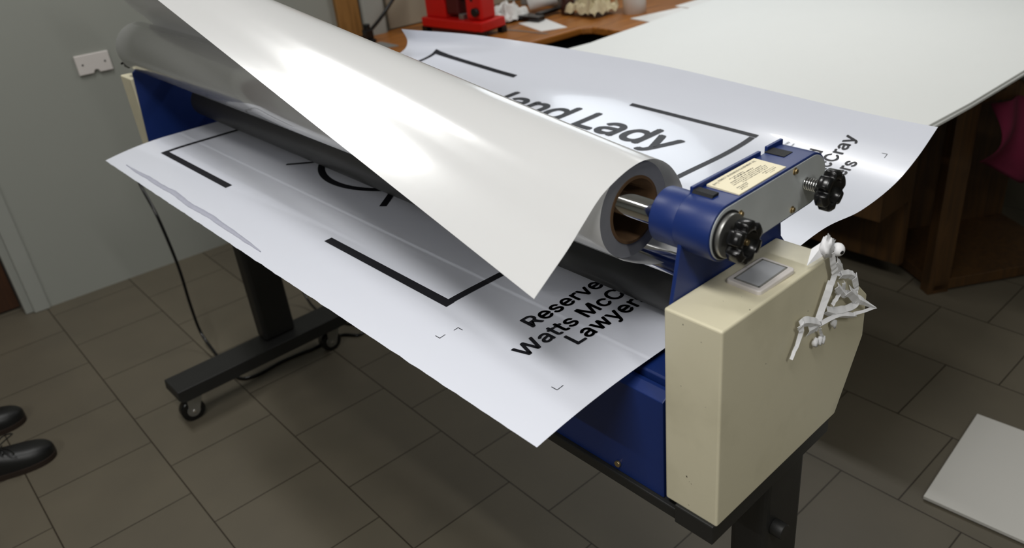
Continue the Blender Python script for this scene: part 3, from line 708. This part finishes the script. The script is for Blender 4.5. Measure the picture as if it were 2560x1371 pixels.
# crumpled paper, scraper, papers, tray, jar, rag, paper roll
def crumple(name, m, cx, cy, rx, ry, h, seed, label, cat, n=22, sharp=1.0):
    G = []
    for i in range(n + 1):
        row = []
        for j in range(n + 1):
            u = i / n * 2 - 1; v = j / n * 2 - 1
            p = Vector((u * 2.1 + seed, v * 2.1, seed * 3))
            a = abs(noise.noise(p)) * 1.6 + 0.5 * abs(noise.noise(p * 2.3)) 
            e = 1 - max(abs(u), abs(v)) ** 4 * 0.75
            row.append((cx + rx * (u + 0.22 * noise.noise(p * 1.3 + Vector((9, 0, 0)))), cy + ry * (v + 0.22 * noise.noise(p * 1.3 + Vector((0, 9, 0)))), BZ + 0.003 + h * max(0.02, (0.25 + a * sharp) * e)))
        G.append(row)
    return tag(MB().grid(G, sm=False).build(name, m, solid=0.001), label, cat)
crumple('crumpled_paper', 'paper', -0.80, 1.84, 0.105, 0.09, 0.075, 2.3, 'crumpled white paper on the bench right behind the red press', 'paper')
crumple('cloth_rag', 'rag', -0.455, 2.12, 0.10, 0.085, 0.13, 5.1, 'crumpled cream rag with frayed folds on the bench', 'rag')
q = MB(); q.prismz([(-0.66, 1.795), (-0.425, 1.728), (-0.372, 1.85), (-0.60, 1.93)], BZ, BZ + 0.0015)
tag(q.build('paper_sheet', 'paper'), 'plain white paper sheet on the bench under the black scraper', 'paper')
scr = thing('scraper', (-0.62, 1.93, BZ), 'black flat brush with a long handle resting on white paper', 'brush')
q = MB(); q.prismz([(-0.72, 1.83), (-0.57, 1.85), (-0.585, 1.91), (-0.70, 1.915)], BZ + 0.002, BZ + 0.026); q.build('head', 'plastic', scr, bevel=0.005)
q = MB(); q.prismz([(-0.655, 1.905), (-0.615, 1.908), (-0.648, 2.10), (-0.678, 2.095)], BZ + 0.012, BZ + 0.032); q.build('handle', 'plastic', scr, bevel=0.005)
q = MB(); q.prismz([(-1.0, 2.12), (-0.62, 2.22), (-0.66, 2.50), (-1.02, 2.42)], BZ, BZ + 0.10)
tag(q.build('storage_box', 'grey', bevel=0.006), 'grey plastic box at the back of the bench behind the crumpled paper', 'box')
q = MB(); q.cyl((-0.79, 1.985, BZ + 0.055), (-0.70, 2.10, BZ + 0.085), 0.042, 24, r2=0.05)
tag(q.build('paper_tube', 'paper'), 'short white rolled tube leaning on the grey box', 'tube')
q = MB(); q.cyl((-0.59, 2.075, BZ), (-0.59, 2.075, BZ + 0.085), 0.035, 24); q.cyl((-0.59, 2.075, BZ + 0.085), (-0.59, 2.075, BZ + 0.11), 0.03, 24)
tag(q.build('jar', 'brown', bevel=0.003), 'dark brown jar standing beside the cream rag', 'jar')
q = MB(); q.cyl((-0.295, 2.255, BZ), (-0.295, 2.255, BZ + 0.28), 0.058, 36)
tag(q.build('paper_towel_roll', 'paper'), 'white paper towel roll standing on the bench right of the rag', 'paper roll')
q = MB(); q.prismz([(-0.215, 2.13), (0.02, 2.10), (0.07, 2.40), (-0.15, 2.44)], BZ, BZ + 0.004)
tag(q.build('paper_sheet', 'paper'), 'loose white paper sheet on the bench right of the paper roll', 'paper')
q = MB(); q.prismz([(-0.20, 2.46), (0.06, 2.43), (0.08, 2.72), (-0.19, 2.74)], BZ, BZ + 0.003)
tag(q.build('paper_sheet', 'paper'), 'white paper sheet at the back corner of the bench', 'paper')
q = MB(); q.prismz([(-0.62, 1.66), (-0.36, 1.70), (-0.355, 1.712), (-0.62, 1.675)], BZ, BZ + 0.002)
tag(q.build('steel_ruler', 'steel'), 'thin grey steel ruler near the front edge of the bench', 'ruler')

# ------------------------------------------------------------------ on the floor
c0 = Vector((1.900, 0.836)); u_ = Vector((0.9986, 0.052)); v_ = Vector((-0.0585, 0.998))
pts = [c0, c0 + u_ * 0.62, c0 + u_ * 0.62 + v_ * 0.428, c0 + v_ * 0.428]
tag(MB().prismz([(p.x, p.y) for p in pts], 0.004, 0.014).build('foam_board_panel', 'floorboard', bevel=0.001), 'white rectangular foam board lying flat on the floor tiles', 'board')
def cord(name, pts, r, label): return tag(MB().tube(pts, r, 10).build(name, 'plastic'), label, 'cord')
cord('power_cord', [(-0.20, -0.10, 0.80), (-0.36, -0.13, 0.80), (-0.52, -0.14, 0.76), (-0.556, -0.14, 0.68), (-0.545, -0.14, 0.625), (-0.475, -0.14, 0.53), (-0.428, -0.14, 0.351), (-0.438, -0.14, 0.187), (-0.425, -0.14, 0.07), (-0.35, -0.14, 0.022), (-0.25, -0.145, 0.0055), (-0.119, -0.15, 0.0055), (-0.082, -0.10, 0.0055), (-0.088, -0.002, 0.0055), (-0.079, 0.089, 0.0055), (-0.072, 0.12, 0.0055), (-0.068, 0.24, 0.0055), (-0.016, 0.283, 0.0055), (-0.023, 0.323, 0.0055), (-0.05, 0.40, 0.0055), (-0.15, 0.55, 0.0055)], 0.0055, 'black power cord hanging from the machine and trailing under its foot')
cord('signal_cord', [(-0.30, 0.20, 0.60), (-0.40, 0.27, 0.30), (-0.419, 0.28, 0.13), (-0.415, 0.28, 0.075), (-0.37, 0.275, 0.03), (-0.27, 0.27, 0.012), (-0.15, 0.29, 0.0045), (-0.02, 0.36, 0.0045)], 0.0045, 'thin black cord looping to the floor behind the stand foot')
# shoes
def shoe(name, heel, toe, label, laces=True):
    heel = Vector(heel[:2]); toe = Vector(toe[:2]); L = (toe - heel).length; d = (toe - heel) / L; q = Vector((d.y, -d.x))
    root = thing(name, ((heel.x + toe.x) / 2, (heel.y + toe.y) / 2, 0), label, 'shoe', None)
    prof = [(0.0, .020, .045), (.03, .034, .082), (.10, .037, .088), (.25, .036, .085), (.38, .038, .078), (.5, .042, .070), (.62, .048, .060), (.75, .051, .052), (.86, .047, .046), (.94, .036, .038), (.985, .020, .028), (1.0, .006, .02)]
    def loft(z0, grow, top):
        G = []
        for t, wd, h in catmull(prof, 40):
            c = heel + d * L * t; row = []; wd = max(.002, wd) + grow
            for k in range(17):
                a = PI * k / 16; cx = math.cos(a); sx = math.sin(a)
                x = wd * math.copysign(abs(cx) ** 0.65, cx); z = z0 + (h if top else .016) * sx ** 0.75
                p = c + q * x; row.append((p.x, p.y, z))
            G.append(row)
        return MB().grid(G)
    loft(.014, 0, True).build('upper', 'leather', root)
    s = MB(); ring = []
    for t, wd, h in catmull(prof, 40): ring.append((heel + d * L * t + q * (max(.002, wd) + .004)))
    for t, wd, h in catmull(prof, 40)[::-1]: ring.append((heel + d * L * t - q * (max(.002, wd) + .004)))
    s.prismz([(p.x, p.y) for p in ring], 0.0, .018); s.build('sole', 'sole', root)
    if laces:
        l = MB(); b = heel + d * L * .52
        for sg in (-1, 1):
            pts = [b + q * 0, b + q * sg * .03 + d * .02, b + q * sg * .055 + d * .035, b + q * sg * .06 + d * .05, b + q * sg * .03 + d * .035, b]
            zz = [.088, .10, .092, .085, .092, .088]
            l.tube([(p.x, p.y, z) for p, z in zip(pts, zz)], .0022, 6)
        for f in (.42, .5, .58):
            b = heel + d * L * f; a_ = b + q * .026; c_ = b - q * .026
            l.tube([(a_.x, a_.y, .077), (b.x, b.y, .088), (c_.x, c_.y, .077)], .0022, 6)
        l.build('laces', 'plastic', root)
    return root
shoe('shoe', (-.262, -1.02, 0), (-.205, -.725, 0), 'black lace-up shoe nearest the machine at the floor edge')
shoe('shoe', (-.52, -1.04, 0), (-.492, -.742, 0), 'black shoe standing farther toward the doorway')

# ------------------------------------------------------------------ folded paper creature hanging on the cream cover
FX = 1.958
fig = thing('paper_creature', (FX, 0.06, 0.965), 'white folded paper creature with a bead eye hanging on the cream cover corner', 'paper figure')
random.seed(11)
def ribbon(pts, w0, w1=None, x0=0.004, x1=0.004, fold=0.004):
    """a creased paper strip following (y,z) points on the cover face; x0, x1 = stand-off at its ends"""
    w1 = w0 if w1 is None else w1; q = MB(); D = catmull(pts, max(4, 4 * len(pts))); vs = []; n = len(D)
    for i, (y, z) in enumerate(D):
        a = D[max(0, i - 1)]; b = D[min(n - 1, i + 1)]; ty, tz = b[0] - a[0], b[1] - a[1]; l = math.hypot(ty, tz) or 1; ny, nz = -tz / l, ty / l
        t = i / (n - 1); w_ = (w0 + (w1 - w0) * t) / 2 * (1 + .12 * random.uniform(-1, 1)); x = FX + x0 + (x1 - x0) * t + random.uniform(0, .0012)
        vs += [(x, y + ny * w_, z + nz * w_), (x + fold, y + ny * w_ * .1, z + nz * w_ * .1), (x + .0004, y - ny * w_, z - nz * w_)]
    q.add(vs, [(3 * i, 3 * i + 3, 3 * i + 4, 3 * i + 1) for i in range(n - 1)] + [(3 * i + 1, 3 * i + 4, 3 * i + 5, 3 * i + 2) for i in range(n - 1)])
    return q
def rb(name, *a, **k): return ribbon(*a, **k).build(name, 'paper2', fig, solid=0.0006)
hd = MB(); hd.ball((FX + .002, .034, 1.118), .0125, sx=.6, sy=1.2, sz=1.05, n=14, wob=1.0)
hd.add([(FX - .004, -.006, 1.104), (FX - .010, .014, 1.120), (FX + .002, .034, 1.132), (FX + .004, .024, 1.110)], [(0, 1, 2), (0, 2, 3)])
hd.add([(FX + .002, .028, 1.130), (FX + .006, .044, 1.124), (FX + .004, .030, 1.142)], [(0, 1, 2)])
for p in hd.f: pass
head = hd.build('head', 'paper2', fig, solid=0.0005)
MB().ball((FX + .008, .0555, 1.1075), .0098, n=20).build('eye', 'paper2', head)
MB().ball((FX + .0148, .0525, 1.1068), .0036, n=12).build('pupil', 'plastic', head)
rb('strip', [(.0407, 1.110), (.050, 1.086), (.0605, 1.0664), (.0515, 1.050)], .014, .020, x0=.006)
rb('strip', [(.051, 1.058), (.0221, 1.0052)], .020, .018, fold=.006)
rb('strip', [(.053, 1.088), (.0751, 1.0667), (.0738, 1.056)], .016, .012, x0=.006)
rb('strip', [(.070, 1.060), (.1031, 1.0458), (.1267, 1.0282)], .014, .012, x0=.007)
rb('strip', [(.118, 1.036), (.1322, 1.0097), (.1305, .9951)], .017, .008, x0=.007)
rb('strip', [(.060, 1.047), (.0902, 1.0186), (.112, 1.008)], .013, .012, x0=.008)
rb('strip', [(.0793, 1.0444), (.0935, 1.017)], .006, .006, x0=.009)
rb('strip', [(.0953, 1.0232), (.128, .9935), (.1238, .9802), (.0705, .9964), (.040, 1.0145)], .017, .015, x0=.009, fold=.006)
rb('strip', [(.0584, 1.0126), (.0773, 1.0228), (.0700, 1.034)], .010, .008, x0=.005)
rb('strip', [(.128, .9935), (.1839, .9529)], .015, .003, x0=.010, x1=.016)
rb('strip', [(.1839, .9529), (.118, .971)], .004, .008, x0=.016, x1=.012)
rb('strip', [(.1254, .9655), (.075, .990), (.0228, 1.0005)], .008, .011, x0=.012, x1=.008)
rb('strip', [(.026, .998), (-.0150, 1.0225), (-.0329, 1.0244)], .015, .014, x0=.006)
rb('strip', [(-.0285, 1.026), (-.0251, 1.006), (-.0481, .9759)], .018, .005, x0=.005)
rb('strip', [(-.0053, 1.0009), (.0234, .9967)], .016, .020, x0=.004)
rb('strip', [(.0245, .992), (.0394, .969)], .004, .006, x0=.006)
for y, z in ((.0207, .968), (.0421, .9612), (.0742, .9736), (.033, .964)):
    MB().ball((FX + .005, y, z), .0068, sx=.7, n=10, wob=.5).build('paper_knot', 'paper2', fig)
